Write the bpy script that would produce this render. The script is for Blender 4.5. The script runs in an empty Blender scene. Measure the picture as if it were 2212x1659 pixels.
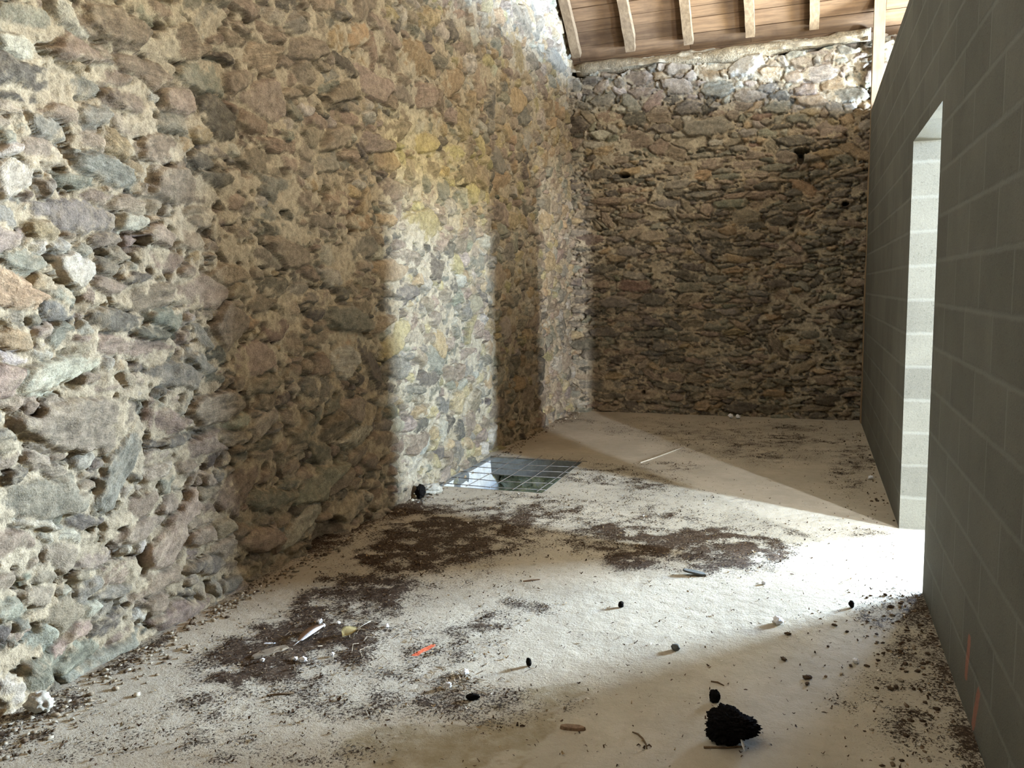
import bpy, bmesh, math, random
import numpy as np
from mathutils import Vector, Matrix, Euler
KEY_LEFT = [(2.32,2.53,0.113,0.056,8,'G'),(2.77,2.62,0.173,0.074,3,'B'),(3.13,2.65,0.18,0.084,11,'B'),(2.9,2.48,0.163,0.045,1,'B'),(2.55,2.46,0.12,0.041,1,'B'),(3.31,2.81,0.115,0.063,27,'W'),(3.71,2.74,0.147,0.072,10,'B'),(3.53,2.57,0.171,0.057,10,'B'),(3.1,2.39,0.114,0.069,12,'P'),(3.34,2.37,0.136,0.085,-19,'D'),(2.82,2.33,0.128,0.053,-3,'B'),(2.55,2.33,0.124,0.04,3,'G'),(2.29,2.27,0.103,0.042,8,'G'),(2.4,2.16,0.102,0.048,-7,'G'),(2.36,2.06,0.101,0.054,-7,'B'),(2.72,2.14,0.091,0.053,-33,'O'),(2.95,2.16,0.137,0.075,5,'P'),(2.64,2.02,0.149,0.055,-11,'G'),(2.22,1.94,0.086,0.062,34,'W'),(2.49,1.82,0.202,0.06,-3,'G'),(3.06,1.99,0.222,0.084,2,'B'),(2.76,1.89,0.109,0.036,-1,'B'),(3.29,2.19,0.112,0.034,-3,'G'),(3.7,2.19,0.164,0.079,-5,'B'),(3.62,2.38,0.14,0.055,0,'B'),(3.86,2.31,0.181,0.045,5,'B'),(3.23,2.26,0.08,0.039,8,'O'),(3.6,2.08,0.109,0.043,4,'B'),(4.12,2.22,0.121,0.056,11,'P'),(4.51,2.21,0.12,0.06,11,'B'),(2.91,1.67,0.158,0.06,-4,'B'),(2.91,1.77,0.095,0.043,-8,'B'),(3.13,1.76,0.098,0.056,-1,'B'),(2.25,1.65,0.13,0.044,-6,'G'),(2.17,1.8,0.068,0.044,-11,'G'),(2.6,1.91,0.099,0.031,-1,'B'),(4.34,2.74,0.133,0.065,18,'G'),(4.1,2.74,0.092,0.075,-6,'B'),(4.45,2.05,0.173,0.062,3,'B'),(3.93,1.85,0.211,0.059,-6,'G'),(3.2,1.87,0.101,0.048,0,'B'),(2.48,1.96,0.069,0.033,-1,'G'),(3.02,2.77,0.085,0.038,8,'B'),(3.34,2.73,0.07,0.032,12,'B'),(2.86,1.51,0.209,0.061,7,'B'),(2.37,1.45,0.084,0.039,-5,'G'),(2.64,1.4,0.151,0.045,-6,'D'),(2.94,1.4,0.099,0.052,-6,'G'),(3.36,1.36,0.126,0.093,-8,'P'),(3.39,1.6,0.16,0.051,-4,'B'),(2.32,1.56,0.042,0.034,-5,'O'),(2.49,1.36,0.048,0.025,-6,'W'),(2.31,1.37,0.059,0.029,-15,'P'),(2.33,1.21,0.231,0.054,11,'W'),(2.95,1.14,0.189,0.063,-6,'G'),(2.53,1.13,0.113,0.023,-3,'B'),(2.51,0.98,0.305,0.113,-10,'P'),(3.23,0.95,0.214,0.082,0,'B'),(3.24,1.2,0.081,0.049,-5,'D'),(3.54,1.16,0.177,0.099,-5,'P'),(2.73,1.09,0.085,0.022,-7,'G'),(2.74,1.31,0.112,0.022,-4,'D'),(2.17,1.44,0.059,0.028,-19,'G'),(2.29,1.29,0.059,0.024,-13,'W'),(2.15,1.29,0.074,0.023,-18,'W'),(2.77,1.58,0.084,0.027,1,'D'),(2.47,1.61,0.085,0.073,16,'W'),(3.36,0.78,0.192,0.039,-4,'P'),(2.92,0.83,0.123,0.03,0,'D'),(3.76,1.33,0.124,0.089,0,'R'),(4.1,2.04,0.14,0.064,6,'B'),(4.47,2.05,0.16,0.062,4,'B'),(3.21,1.89,0.11,0.049,-1,'B'),(3.93,1.85,0.21,0.068,-9,'G'),(4.24,1.93,0.146,0.052,2,'B'),(4.66,1.95,0.158,0.063,6,'O'),(4.35,1.73,0.154,0.069,1,'W'),(5.04,1.65,0.235,0.077,2,'O'),(3.44,1.72,0.086,0.051,2,'G'),(3.69,1.7,0.132,0.057,-8,'P'),(3.74,1.54,0.145,0.061,1,'D'),(3.62,1.45,0.095,0.053,0,'B'),(3.89,1.22,0.109,0.07,-8,'P'),(4.18,1.23,0.173,0.045,1,'B'),(4.42,1.08,0.148,0.103,-6,'W'),(4.14,1.08,0.106,0.075,-6,'B'),(3.65,1.01,0.175,0.054,-7,'P'),(4.12,0.94,0.199,0.075,-7,'G'),(5.02,1.41,0.157,0.054,-7,'D'),(4.99,1.23,0.143,0.061,-3,'G'),(5.53,1.98,0.274,0.137,6,'Y'),(5.56,0.84,0.187,0.08,-3,'D'),(5.1,0.97,0.225,0.08,-6,'G'),(4.1,1.49,0.126,0.045,8,'G'),(4.13,1.38,0.092,0.044,-1,'D'),(3.45,1.52,0.108,0.045,1,'B'),(4.66,1.4,0.096,0.057,0,'B'),(5.47,3.15,0.221,0.124,23,'O'),(6.15,3.15,0.245,0.114,22,'O'),(6.34,2.89,0.129,0.108,-15,'O'),(5.62,2.6,0.238,0.076,6,'Y'),(6.17,2.6,0.196,0.071,7,'Y'),(4.76,3.13,0.164,0.072,24,'O'),(4.49,3.04,0.141,0.064,21,'O'),(4.8,2.99,0.132,0.054,15,'O'),(4.34,2.76,0.146,0.057,22,'G'),(5.39,2.76,0.141,0.059,14,'B'),(5.62,2.94,0.204,0.09,17,'B'),(7.3,2.5,0.197,0.105,10,'O'),(6.86,2.51,0.177,0.099,12,'B'),(6.49,2.49,0.193,0.095,11,'B'),(9.03,4.03,0.363,0.086,2,'G'),(8.74,3.46,0.271,0.09,13,'O'),(6.84,3.32,0.217,0.139,25,'B'),(7.74,3.33,0.221,0.119,18,'O'),(5.78,3.53,0.161,0.069,21,'O'),(6.33,3.69,0.187,0.064,19,'O'),(7.01,3.98,0.187,0.07,20,'Y'),(2.09,0.58,0.087,0.037,-11,'W'),(2.45,0.44,0.095,0.052,-4,'P'),(3.26,0.21,0.156,0.051,-16,'P'),(3.09,0.2,0.116,0.05,-13,'D'),(2.7,0.01,0.135,0.033,-4,'D'),(2.28,0.27,0.088,0.063,-17,'P'),(2.17,0.2,0.126,0.037,8,'W'),(2.96,0.43,0.217,0.04,-9,'B'),(2.19,0.66,0.096,0.025,-25,'W'),(2.06,0.36,0.077,0.039,-8,'G'),(2.53,0.27,0.093,0.037,-8,'G'),(3.48,0.2,0.183,0.063,-13,'P'),(2.02,0.07,0.055,0.041,-16,'W'),(2.22,0.6,0.053,0.024,-30,'W'),(2.82,0.23,0.127,0.041,-6,'B')]
KEY_BACK = [(-1.93,3.9,0.176,0.086,-12,'B'),(-1.9,3.74,0.198,0.06,-1,'B'),(-1.49,3.76,0.179,0.085,-12,'B'),(-2.34,3.68,0.159,0.066,8,'G'),(-1.47,3.96,0.179,0.071,8,'B'),(-2.49,3.91,0.118,0.074,4,'D'),(-2.68,3.9,0.08,0.071,-28,'G'),(-1.77,4.02,0.073,0.055,-6,'G'),(-2.43,4.1,0.163,0.034,18,'G'),(-2.72,3.72,0.071,0.057,-14,'B'),(-2.17,4.1,0.093,0.039,-8,'W'),(-2.71,4.02,0.087,0.041,-3,'G'),(-1.13,3.3,0.303,0.099,0,'G'),(-1.32,3.12,0.178,0.071,0,'B'),(-1.5,3.02,0.122,0.094,-11,'P'),(-1.12,2.89,0.189,0.07,-5,'B'),(-0.71,2.85,0.193,0.046,1,'B'),(-0.3,2.9,0.122,0.079,-8,'P'),(-0.2,3.07,0.208,0.056,-5,'D'),(-0.41,2.79,0.168,0.046,-4,'G'),(-1.2,2.75,0.117,0.065,5,'O'),(-0.49,2.59,0.135,0.046,-4,'D'),(-1.08,2.63,0.082,0.041,-5,'P'),(-0.7,2.27,0.161,0.082,-4,'P'),(-1.14,2.37,0.084,0.071,-81,'P'),(-0.13,2.09,0.085,0.039,-29,'O'),(-0.91,2.12,0.106,0.053,-8,'O'),(-0.19,2.35,0.155,0.046,-3,'D'),(0.15,2.24,0.129,0.04,-3,'D'),(-0.97,1.95,0.153,0.083,-3,'D'),(0.3,3.5,0.239,0.077,-1,'G'),(-0.68,3.59,0.18,0.068,-2,'B'),(-0.82,3.49,0.183,0.045,-6,'B'),(-0.54,3.35,0.121,0.04,5,'R'),(-0.19,3.29,0.12,0.045,-6,'G'),(-1.2,3.37,0.115,0.036,10,'D'),(-0.35,3.23,0.097,0.035,10,'D'),(-0.46,3.03,0.071,0.064,-52,'B'),(-0.67,3.05,0.08,0.029,-5,'R'),(0.18,3.22,0.064,0.049,-14,'O'),(0.32,3.23,0.074,0.054,-13,'O'),(0.46,3.31,0.104,0.043,-7,'O'),(-1.99,1.53,0.216,0.081,-6,'R'),(-1.88,1.97,0.107,0.04,-7,'D'),(-1.75,1.36,0.179,0.073,-1,'D'),(-1.75,1.1,0.147,0.057,-15,'D'),(-1.29,0.9,0.159,0.056,0,'D'),(-2.33,0.97,0.205,0.058,0,'D'),(-1.65,1.73,0.144,0.072,8,'G'),(-1.07,1.7,0.102,0.046,-22,'P'),(-1.33,1.37,0.189,0.08,14,'B'),(-2.61,0.83,0.209,0.068,0,'D'),(-2.14,1.25,0.059,0.036,-1,'D'),(-0.32,1.39,0.088,0.077,-7,'B'),(-0.13,1.34,0.087,0.069,-4,'B'),(0.37,1.17,0.099,0.052,-12,'D'),(-1.48,0.66,0.129,0.049,1,'D'),(-1.66,0.8,0.114,0.057,0,'D'),(-1.31,0.56,0.112,0.057,1,'D'),(-0.34,1.51,0.147,0.054,-1,'D'),(-1.83,0.22,0.249,0.059,-1,'B'),(-1.48,0.2,0.081,0.058,3,'B'),(-1.16,0.11,0.095,0.065,3,'O'),(-0.72,0.11,0.169,0.08,2,'D'),(-0.4,0.1,0.135,0.064,2,'D'),(-2.3,0.2,0.223,0.051,-1,'D'),(-2.7,0.2,0.106,0.06,3,'G'),(-2.7,0.1,0.142,0.043,2,'W'),(-2.49,0.7,0.139,0.068,1,'D'),(-1.28,1.06,0.142,0.08,0,'B'),(-2.69,1.59,0.104,0.058,-1,'D'),(-2.62,1.45,0.208,0.042,-6,'G'),(-1.75,2.1,0.178,0.072,-3,'B'),(-0.98,1.94,0.169,0.062,-2,'B'),(-0.64,1.87,0.208,0.054,6,'D'),(0.24,0.22,0.2,0.07,2,'D'),(-0.19,1.17,0.131,0.046,5,'D')]
DIRT = [(-1.94,2.94,0.307,0.194,-87,0.9),(-1.99,3.44,0.398,0.165,-80,0.8),(-2.08,4.41,0.4,0.352,81,0.8),(-1.96,4.87,0.421,0.282,-46,0.7),(-0.72,4.54,0.224,0.195,58,0.6),(-2.03,2.79,0.306,0.222,72,1.0),(-1.98,3.16,0.437,0.186,86,0.9),(-2.24,3.32,0.311,0.097,-74,0.9),(-2.11,3.71,0.557,0.156,-82,0.8),(-2.16,4.19,0.505,0.24,-84,0.9),(-2.09,4.71,0.471,0.311,-25,0.9),(-2.39,4.85,0.311,0.264,-27,0.8),(-2.72,4.16,0.281,0.153,82,0.6),(-1.01,4.63,0.413,0.232,-28,0.8),(-0.85,4.41,0.204,0.153,-87,0.9),(-0.5,4.65,0.328,0.26,38,1.0),(-1.52,5.11,0.684,0.281,-24,0.6),(-1.01,5.38,0.552,0.251,-27,0.45),(-0.39,5.22,0.378,0.191,-28,0.4),(-1.56,6.31,0.636,0.255,-32,0.6),(-1.1,6.71,0.311,0.263,32,0.5),(-1.92,3.7,0.494,0.275,13,0.4),(-1.75,4.06,0.21,0.156,10,0.35),(-1.26,2.71,0.102,0.09,-11,0.59),(-1.16,2.58,0.254,0.118,29,0.5),(-1.3,3.38,0.172,0.081,74,0.6),(-1.23,3.52,0.124,0.061,-14,0.6),(-1.54,2.94,0.364,0.264,53,0.45),(-1.99,2.27,0.315,0.181,37,0.55),(-1.67,2.45,0.351,0.154,14,0.5),(-2.27,1.95,0.377,0.153,23,0.35),(-1.68,2.09,0.39,0.109,17,0.45),(-0.9,2.59,0.207,0.077,39,0.5),(0.34,3.03,0.299,0.211,-86,0.56),(0.43,3.49,0.337,0.109,86,0.55),(0.49,2.89,0.256,0.045,89,0.58),(0.38,3.91,0.293,0.13,79,0.5),(-0.62,8.14,1.109,0.806,-59,0.5),(-1.61,8.58,0.827,0.526,-55,0.35),(0.02,8.57,0.833,0.512,-81,0.5),(0.36,7.3,1.171,0.183,86,0.5),(0.29,5.22,0.225,0.111,24,0.4),(-2.65,9.15,0.675,0.258,-56,0.4),(-0.1,5.1,0.151,0.105,-41,0.4),(-2.59,1.97,0.176,0.144,-86,0.6),(-2.64,2.54,0.215,0.067,-83,0.5),(-2.73,3.3,0.282,0.072,-83,0.4)]
STAIN = [(-1.2,2.28,0.248,0.083,17,0.9),(-0.91,2.46,0.132,0.084,45,0.9),(-0.9,2.71,0.172,0.062,50,0.7),(-0.97,2.24,0.222,0.051,18,0.9)]

random.seed(7)
SC = bpy.context.scene
COL = SC.collection

# ------------------------------------------------------------------ noise
_T = np.random.RandomState(3).rand(64, 256, 256).astype(np.float32)

def vnoise(x, y, seed=0):
    t = _T[seed % 64]
    xi = np.floor(x).astype(np.int64); yi = np.floor(y).astype(np.int64)
    fx = x - xi; fy = y - yi
    fx = fx * fx * (3 - 2 * fx); fy = fy * fy * (3 - 2 * fy)
    x0 = xi & 255; x1 = (xi + 1) & 255; y0 = yi & 255; y1 = (yi + 1) & 255
    a = t[x0, y0]; b = t[x1, y0]; c = t[x0, y1]; d = t[x1, y1]
    return (a + (b - a) * fx) * (1 - fy) + (c + (d - c) * fx) * fy

def fbm(x, y, octv=4, seed=0, gain=.5):
    s = 0; amp = 1; tot = 0
    for k in range(octv):
        s = s + amp * (vnoise(x * 2 ** k + 17.3 * k, y * 2 ** k + 9.1 * k, seed + k) - .5)
        tot += amp; amp *= gain
    return s / tot * 2

def sstep(a, b, x):
    t = np.clip((x - a) / (b - a), 0, 1)
    return t * t * (3 - 2 * t)

# ------------------------------------------------------------------ helpers
def tag(o, label=None, cat=None, group=None, kind=None):
    if label: o['label'] = label
    if cat: o['category'] = cat
    if group: o['group'] = group
    if kind: o['kind'] = kind
    return o

def link(name, me, mat=None, parent=None, loc=None):
    o = bpy.data.objects.new(name, me)
    COL.objects.link(o)
    if mat is not None: me.materials.append(mat)
    if parent is not None: o.parent = parent
    if loc is not None: o.location = loc
    return o

def empty(name, loc=(0, 0, 0), rz=0):
    o = bpy.data.objects.new(name, None); COL.objects.link(o)
    o.location = loc; o.rotation_euler = (0, 0, rz)
    o.empty_display_size = .05
    return o

def bm_obj(name, bm, mat, parent=None, loc=None, smooth=False):
    me = bpy.data.meshes.new(name); bm.to_mesh(me); bm.free()
    if smooth:
        for p in me.polygons: p.use_smooth = True
    return link(name, me, mat, parent, loc)

def add_box(bm, lo, hi, rot=None, pivot=None):
    vs = [bm.verts.new((x, y, z)) for x in (lo[0], hi[0]) for y in (lo[1], hi[1]) for z in (lo[2], hi[2])]
    for f in ((0, 1, 3, 2), (4, 6, 7, 5), (0, 4, 5, 1), (2, 3, 7, 6), (0, 2, 6, 4), (1, 5, 7, 3)):
        bm.faces.new([vs[i] for i in f])
    if rot is not None:
        for v in vs: v.co = rot @ (v.co - Vector(pivot)) + Vector(pivot)
    return vs

def add_tube(bm, pts, radii, sides=8, caps=True):
    pts = [Vector(p) for p in pts]; rings = []
    for i, p in enumerate(pts):
        d = (pts[min(i + 1, len(pts) - 1)] - pts[max(i - 1, 0)]).normalized()
        up = Vector((0, 0, 1)) if abs(d.z) < .9 else Vector((1, 0, 0))
        s = d.cross(up).normalized(); t = s.cross(d)
        r = radii[i] if hasattr(radii, '__len__') else radii
        rings.append([bm.verts.new(p + s * (r * math.cos(2 * math.pi * k / sides)) + t * (r * math.sin(2 * math.pi * k / sides))) for k in range(sides)])
    for a, b in zip(rings, rings[1:]):
        for k in range(sides):
            bm.faces.new([a[k], a[(k + 1) % sides], b[(k + 1) % sides], b[k]])
    if caps:
        bm.faces.new(rings[0][::-1]); bm.faces.new(rings[-1])

def grid_mesh(name, P, keep=None, colors=None, attr='Col', extra=None, smooth=True):
    """P: (n, m, 3) points; keep: (n-1, m-1) faces that stay"""
    n, m = P.shape[:2]
    idx = np.arange(n * m).reshape(n, m)
    q = np.stack([idx[:-1, :-1], idx[1:, :-1], idx[1:, 1:], idx[:-1, 1:]], -1)
    q = q[keep] if keep is not None else q.reshape(-1, 4)
    used = np.zeros(n * m, bool); used[q.ravel()] = True
    remap = np.cumsum(used) - 1
    V = P.reshape(-1, 3)[used].astype(np.float32); q = remap[q].astype(np.int32)
    me = bpy.data.meshes.new(name)
    me.vertices.add(len(V)); me.vertices.foreach_set('co', V.ravel())
    me.loops.add(q.size); me.loops.foreach_set('vertex_index', q.ravel())
    me.polygons.add(len(q))
    me.polygons.foreach_set('loop_start', np.arange(0, q.size, 4, dtype=np.int32))
    if smooth: me.polygons.foreach_set('use_smooth', np.ones(len(q), bool))
    me.update(calc_edges=True)
    if colors is not None:
        a = me.color_attributes.new(attr, 'FLOAT_COLOR', 'POINT')
        c = np.ones((n * m, 4), np.float32); c[:, :3] = colors.reshape(-1, 3)
        a.data.foreach_set('color', c[used].ravel())
    for k, arr in (extra or {}).items():
        a = me.attributes.new(k, 'FLOAT', 'POINT')
        a.data.foreach_set('value', arr.reshape(-1)[used].astype(np.float32))
    return me

# ------------------------------------------------------------------ materials
def new_mat(name, rough=.9, spec=.25):
    m = bpy.data.materials.new(name); m.use_nodes = True
    nt = m.node_tree; b = nt.nodes['Principled BSDF']
    b.inputs['Roughness'].default_value = rough
    b.inputs['Specular IOR Level'].default_value = spec
    return m, nt, b

def N(nt, t, **kw):
    n = nt.nodes.new(t)
    for k, v in kw.items():
        if k in n.inputs: n.inputs[k].default_value = v
        else: setattr(n, k, v)
    return n

def math_n(nt, op, a, b=None, clamp=False):
    n = nt.nodes.new('ShaderNodeMath'); n.operation = op; n.use_clamp = clamp
    for i, v in enumerate((a, b)):
        if v is None: continue
        if isinstance(v, (int, float)): n.inputs[i].default_value = v
        else: nt.links.new(v, n.inputs[i])
    return n.outputs[0]

def mix_n(nt, fac, a, b, mode='MIX'):
    n = nt.nodes.new('ShaderNodeMix'); n.data_type = 'RGBA'; n.blend_type = mode
    for i, v in ((0, fac), (6, a), (7, b)):
        if isinstance(v, (int, float)): n.inputs[i].default_value = v
        elif isinstance(v, tuple): n.inputs[i].default_value = (*v[:3], 1)
        else: nt.links.new(v, n.inputs[i])
    return n.outputs[2]

def noise_n(nt, vec, scale, detail=4, rough=.6):
    n = N(nt, 'ShaderNodeTexNoise'); n.inputs['Scale'].default_value = scale
    n.inputs['Detail'].default_value = detail; n.inputs['Roughness'].default_value = rough
    if vec is not None: nt.links.new(vec, n.inputs['Vector'])
    return n.outputs['Fac']

def map_range(nt, v, a, b, c=0., d=1.):
    n = nt.nodes.new('ShaderNodeMapRange'); n.interpolation_type = 'SMOOTHSTEP'
    nt.links.new(v, n.inputs[0])
    for i, x in enumerate((a, b, c, d)): n.inputs[i + 1].default_value = x
    return n.outputs[0]

def bump_n(nt, h, strength, dist, normal=None):
    n = nt.nodes.new('ShaderNodeBump'); n.inputs['Strength'].default_value = strength
    n.inputs['Distance'].default_value = dist; nt.links.new(h, n.inputs['Height'])
    if normal is not None: nt.links.new(normal, n.inputs['Normal'])
    return n.outputs[0]

def tex_co(nt): return nt.nodes.new('ShaderNodeTexCoord').outputs['Object']

def mottled(name, col, rough=.9, var=.25, scale=40, bump=.4, dist=.003, spec=.25, tint=None):
    m, nt, b = new_mat(name, rough, spec)
    co = tex_co(nt); n1 = noise_n(nt, co, scale); n2 = noise_n(nt, co, scale * 4)
    f = math_n(nt, 'ADD', math_n(nt, 'MULTIPLY', n1, .6), math_n(nt, 'MULTIPLY', n2, .4))
    lo = tuple(c * (1 - var) for c in col); hi = tuple(min(1, c * (1 + var)) for c in (tint or col))
    nt.links.new(mix_n(nt, map_range(nt, f, .3, .7), lo, hi), b.inputs['Base Color'])
    nt.links.new(bump_n(nt, f, bump, dist), b.inputs['Normal'])
    return m

def stone_mat():
    m, nt, b = new_mat('rubble_stone', .95, .15)
    a = N(nt, 'ShaderNodeVertexColor', layer_name='Col').outputs[0]
    co = tex_co(nt)
    n1 = noise_n(nt, co, 28, 5, .65); n2 = noise_n(nt, co, 130, 4, .7)
    v = math_n(nt, 'ADD', map_range(nt, n1, .25, .75, .72, 1.28), map_range(nt, n2, .3, .7, -.22, .22))
    c = N(nt, 'ShaderNodeCombineXYZ')
    for i in range(3): nt.links.new(v, c.inputs[i])
    nt.links.new(mix_n(nt, 1., a, c.outputs[0], 'MULTIPLY'), b.inputs['Base Color'])
    gx, gy, lam = (N(nt, 'ShaderNodeAttribute', attribute_name=q).outputs['Fac'] for q in ('GX', 'GY', 'Lam'))
    cv = N(nt, 'ShaderNodeCombineXYZ'); nt.links.new(math_n(nt, 'MULTIPLY', gx, 16.), cv.inputs[0]); nt.links.new(math_n(nt, 'MULTIPLY', gy, 150.), cv.inputs[1])
    gr = noise_n(nt, cv.outputs[0], 1., 5, .6)                      # bedding lines of the slaty stones
    grc = math_n(nt, 'ADD', 1., math_n(nt, 'MULTIPLY', math_n(nt, 'SUBTRACT', gr, .5), math_n(nt, 'MULTIPLY', lam, 1.1)))
    c2 = N(nt, 'ShaderNodeCombineXYZ')
    for i in range(3): nt.links.new(math_n(nt, 'MULTIPLY', v, grc), c2.inputs[i])
    nt.links.new(mix_n(nt, 1., a, c2.outputs[0], 'MULTIPLY'), b.inputs['Base Color'])
    n4 = noise_n(nt, co, 300, 2, .7)
    bb = bump_n(nt, n4, .5, .003); bb = bump_n(nt, n2, .75, .009, bb); bb = bump_n(nt, n1, .5, .014, bb)
    bb = bump_n(nt, math_n(nt, 'MULTIPLY', gr, lam), .6, .010, bb)
    nt.links.new(bb, b.inputs['Normal'])
    return m

def floor_mat():
    m, nt, b = new_mat('worn_concrete_floor', .8, .3)
    co = tex_co(nt)
    n0 = noise_n(nt, co, 2.2, 5, .6); n1 = noise_n(nt, co, 14, 5, .65); n2 = noise_n(nt, co, 85, 4, .7); n3 = noise_n(nt, co, 260, 3, .7)
    base = mix_n(nt, map_range(nt, n0, .3, .7), (.405, .36, .28), (.51, .455, .355))
    base = mix_n(nt, map_range(nt, n1, .35, .75, 0, .4), base, (.34, .29, .21))
    base = mix_n(nt, map_range(nt, n3, .62, .72, 0, .5), base, (.70, .68, .63))
    st = N(nt, 'ShaderNodeAttribute', attribute_name='Stain').outputs['Fac']
    base = mix_n(nt, math_n(nt, 'MULTIPLY', st, map_range(nt, n1, .3, .7, .35, 1.)), base, (.25, .20, .11))
    d = N(nt, 'ShaderNodeAttribute', attribute_name='Dirt').outputs['Fac']
    nn = math_n(nt, 'ADD', math_n(nt, 'MULTIPLY', n2, .5), math_n(nt, 'ADD', math_n(nt, 'MULTIPLY', n3, .35), math_n(nt, 'MULTIPLY', n1, .15)))
    t = math_n(nt, 'SUBTRACT', math_n(nt, 'MULTIPLY', d, .52), math_n(nt, 'SUBTRACT', math_n(nt, 'MULTIPLY', nn, 2.7), 1.01))
    mask = map_range(nt, t, -.05, .07)
    dirt = mix_n(nt, map_range(nt, n2, .35, .65), (.026, .015, .007), (.085, .050, .026))
    pm = N(nt, 'ShaderNodeAttribute', attribute_name='Paint').outputs['Fac']
    pk = map_range(nt, math_n(nt, 'SUBTRACT', pm, math_n(nt, 'MULTIPLY', n2, 1.1)), -.02, .12)
    base = mix_n(nt, mask, base, dirt)
    base = mix_n(nt, pk, base, (.85, .17, .07))
    nt.links.new(base, b.inputs['Base Color'])
    h = math_n(nt, 'ADD', math_n(nt, 'MULTIPLY', mask, .5), nn)
    bb = bump_n(nt, n1, .6, .015); bb = bump_n(nt, h, .8, .008, bb)
    nt.links.new(bb, b.inputs['Normal'])
    return m

def block_mat():
    m, nt, b = new_mat('concrete_block', .92, .2)
    tc = nt.nodes.new('ShaderNodeTexCoord'); co = tc.outputs['Object']
    s = nt.nodes.new('ShaderNodeSeparateXYZ'); nt.links.new(co, s.inputs[0])
    g = nt.nodes.new('ShaderNodeNewGeometry'); sn = nt.nodes.new('ShaderNodeSeparateXYZ'); nt.links.new(g.outputs['True Normal'], sn.inputs[0])
    wob = noise_n(nt, co, 9, 3); wz = math_n(nt, 'ADD', s.outputs[2], math_n(nt, 'MULTIPLY', math_n(nt, 'SUBTRACT', wob, .5), .012))
    row = math_n(nt, 'DIVIDE', wz, .2); rf = math_n(nt, 'FLOOR', row); fr = math_n(nt, 'FRACT', row)
    par = math_n(nt, 'MULTIPLY', math_n(nt, 'MODULO', rf, 2.), .5)
    isx = math_n(nt, 'GREATER_THAN', math_n(nt, 'ABSOLUTE', sn.outputs[0]), .7)
    colm = math_n(nt, 'ADD', math_n(nt, 'DIVIDE', s.outputs[1], .5), math_n(nt, 'ADD', par, .12)); cf = math_n(nt, 'FLOOR', colm); fc = math_n(nt, 'FRACT', colm)
    e1 = math_n(nt, 'MINIMUM', fr, math_n(nt, 'SUBTRACT', 1., fr)); e1 = math_n(nt, 'MULTIPLY', e1, .2)
    e2 = math_n(nt, 'MINIMUM', fc, math_n(nt, 'SUBTRACT', 1., fc)); e2 = math_n(nt, 'MULTIPLY', e2, .5)
    e2 = math_n(nt, 'ADD', e2, math_n(nt, 'MULTIPLY', math_n(nt, 'SUBTRACT', 1., isx), 1.))
    e = math_n(nt, 'MINIMUM', e1, e2)
    nz = noise_n(nt, co, 26, 4); mort = math_n(nt, 'SUBTRACT', 1., map_range(nt, math_n(nt, 'SUBTRACT', e, math_n(nt, 'MULTIPLY', nz, .012)), -.004, .010))
    wn = nt.nodes.new('ShaderNodeTexWhiteNoise'); cc = nt.nodes.new('ShaderNodeCombineXYZ')
    nt.links.new(rf, cc.inputs[0]); nt.links.new(cf, cc.inputs[1]); nt.links.new(cc.outputs[0], wn.inputs['Vector'])
    big = noise_n(nt, co, 2.5, 4); grain = noise_n(nt, co, 190, 3, .8); pores = noise_n(nt, co, 75, 3, .7)
    v = math_n(nt, 'ADD', map_range(nt, wn.outputs['Value'], 0, 1, .9, 1.07), map_range(nt, big, .3, .7, -.1, .1))
    v = math_n(nt, 'ADD', v, map_range(nt, grain, .3, .7, -.12, .12))
    lin = math_n(nt, 'MULTIPLY', map_range(nt, pores, .6, .7, 0, 1), -.3); v = math_n(nt, 'ADD', v, lin)
    c = nt.nodes.new('ShaderNodeCombineXYZ')
    for i, k in enumerate((.118, .112, .091)): nt.links.new(math_n(nt, 'MULTIPLY', v, k), c.inputs[i])
    base = mix_n(nt, math_n(nt, 'MULTIPLY', mort, .4), c.outputs[0], (.185, .182, .16))
    # smooth cast lintel over the doorway
    pm = N(nt, 'ShaderNodeAttribute', attribute_name='Paint').outputs['Fac']
    base = mix_n(nt, map_range(nt, math_n(nt, 'SUBTRACT', pm, math_n(nt, 'MULTIPLY', pores, .6)), .1, .3, 0, .45), base, (.45, .13, .07))
    nt.links.new(base, b.inputs['Base Color'])
    h = math_n(nt, 'ADD', math_n(nt, 'MULTIPLY', grain, .5), math_n(nt, 'MULTIPLY', pores, .6))
    bb = bump_n(nt, h, .6, .006); bb = bump_n(nt, math_n(nt, 'SUBTRACT', 1., mort), .35, .006, bb)
    nt.links.new(bb, b.inputs['Normal'])
    return m

def wood_mat(name, c0, c1, c2, axis=0, seed=0., per_board=.34):
    m, nt, b = new_mat(name, .85, .2)
    co = tex_co(nt); mp = nt.nodes.new('ShaderNodeMapping'); nt.links.new(co, mp.inputs[0])
    sc = [14, 14, 14]; sc[axis] = 1.2
    mp.inputs['Scale'].default_value = sc; mp.inputs['Location'].default_value = (seed, seed * .7, seed * .3)
    g = noise_n(nt, mp.outputs[0], 2.2, 6, .65); big = noise_n(nt, co, 2.6, 4)
    c = mix_n(nt, map_range(nt, g, .3, .7), c0, c1)
    c = mix_n(nt, map_range(nt, big, .45, .75, 0, .7), c, c2)
    a = N(nt, 'ShaderNodeAttribute', attribute_name='Board').outputs['Fac']
    k = math_n(nt, 'ADD', 1., math_n(nt, 'MULTIPLY', a, per_board)); cc = nt.nodes.new('ShaderNodeCombineXYZ')
    for i in range(3): nt.links.new(k, cc.inputs[i])
    nt.links.new(mix_n(nt, 1., c, cc.outputs[0], 'MULTIPLY'), b.inputs['Base Color'])
    nt.links.new(bump_n(nt, g, .35, .004), b.inputs['Normal'])
    return m

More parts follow.
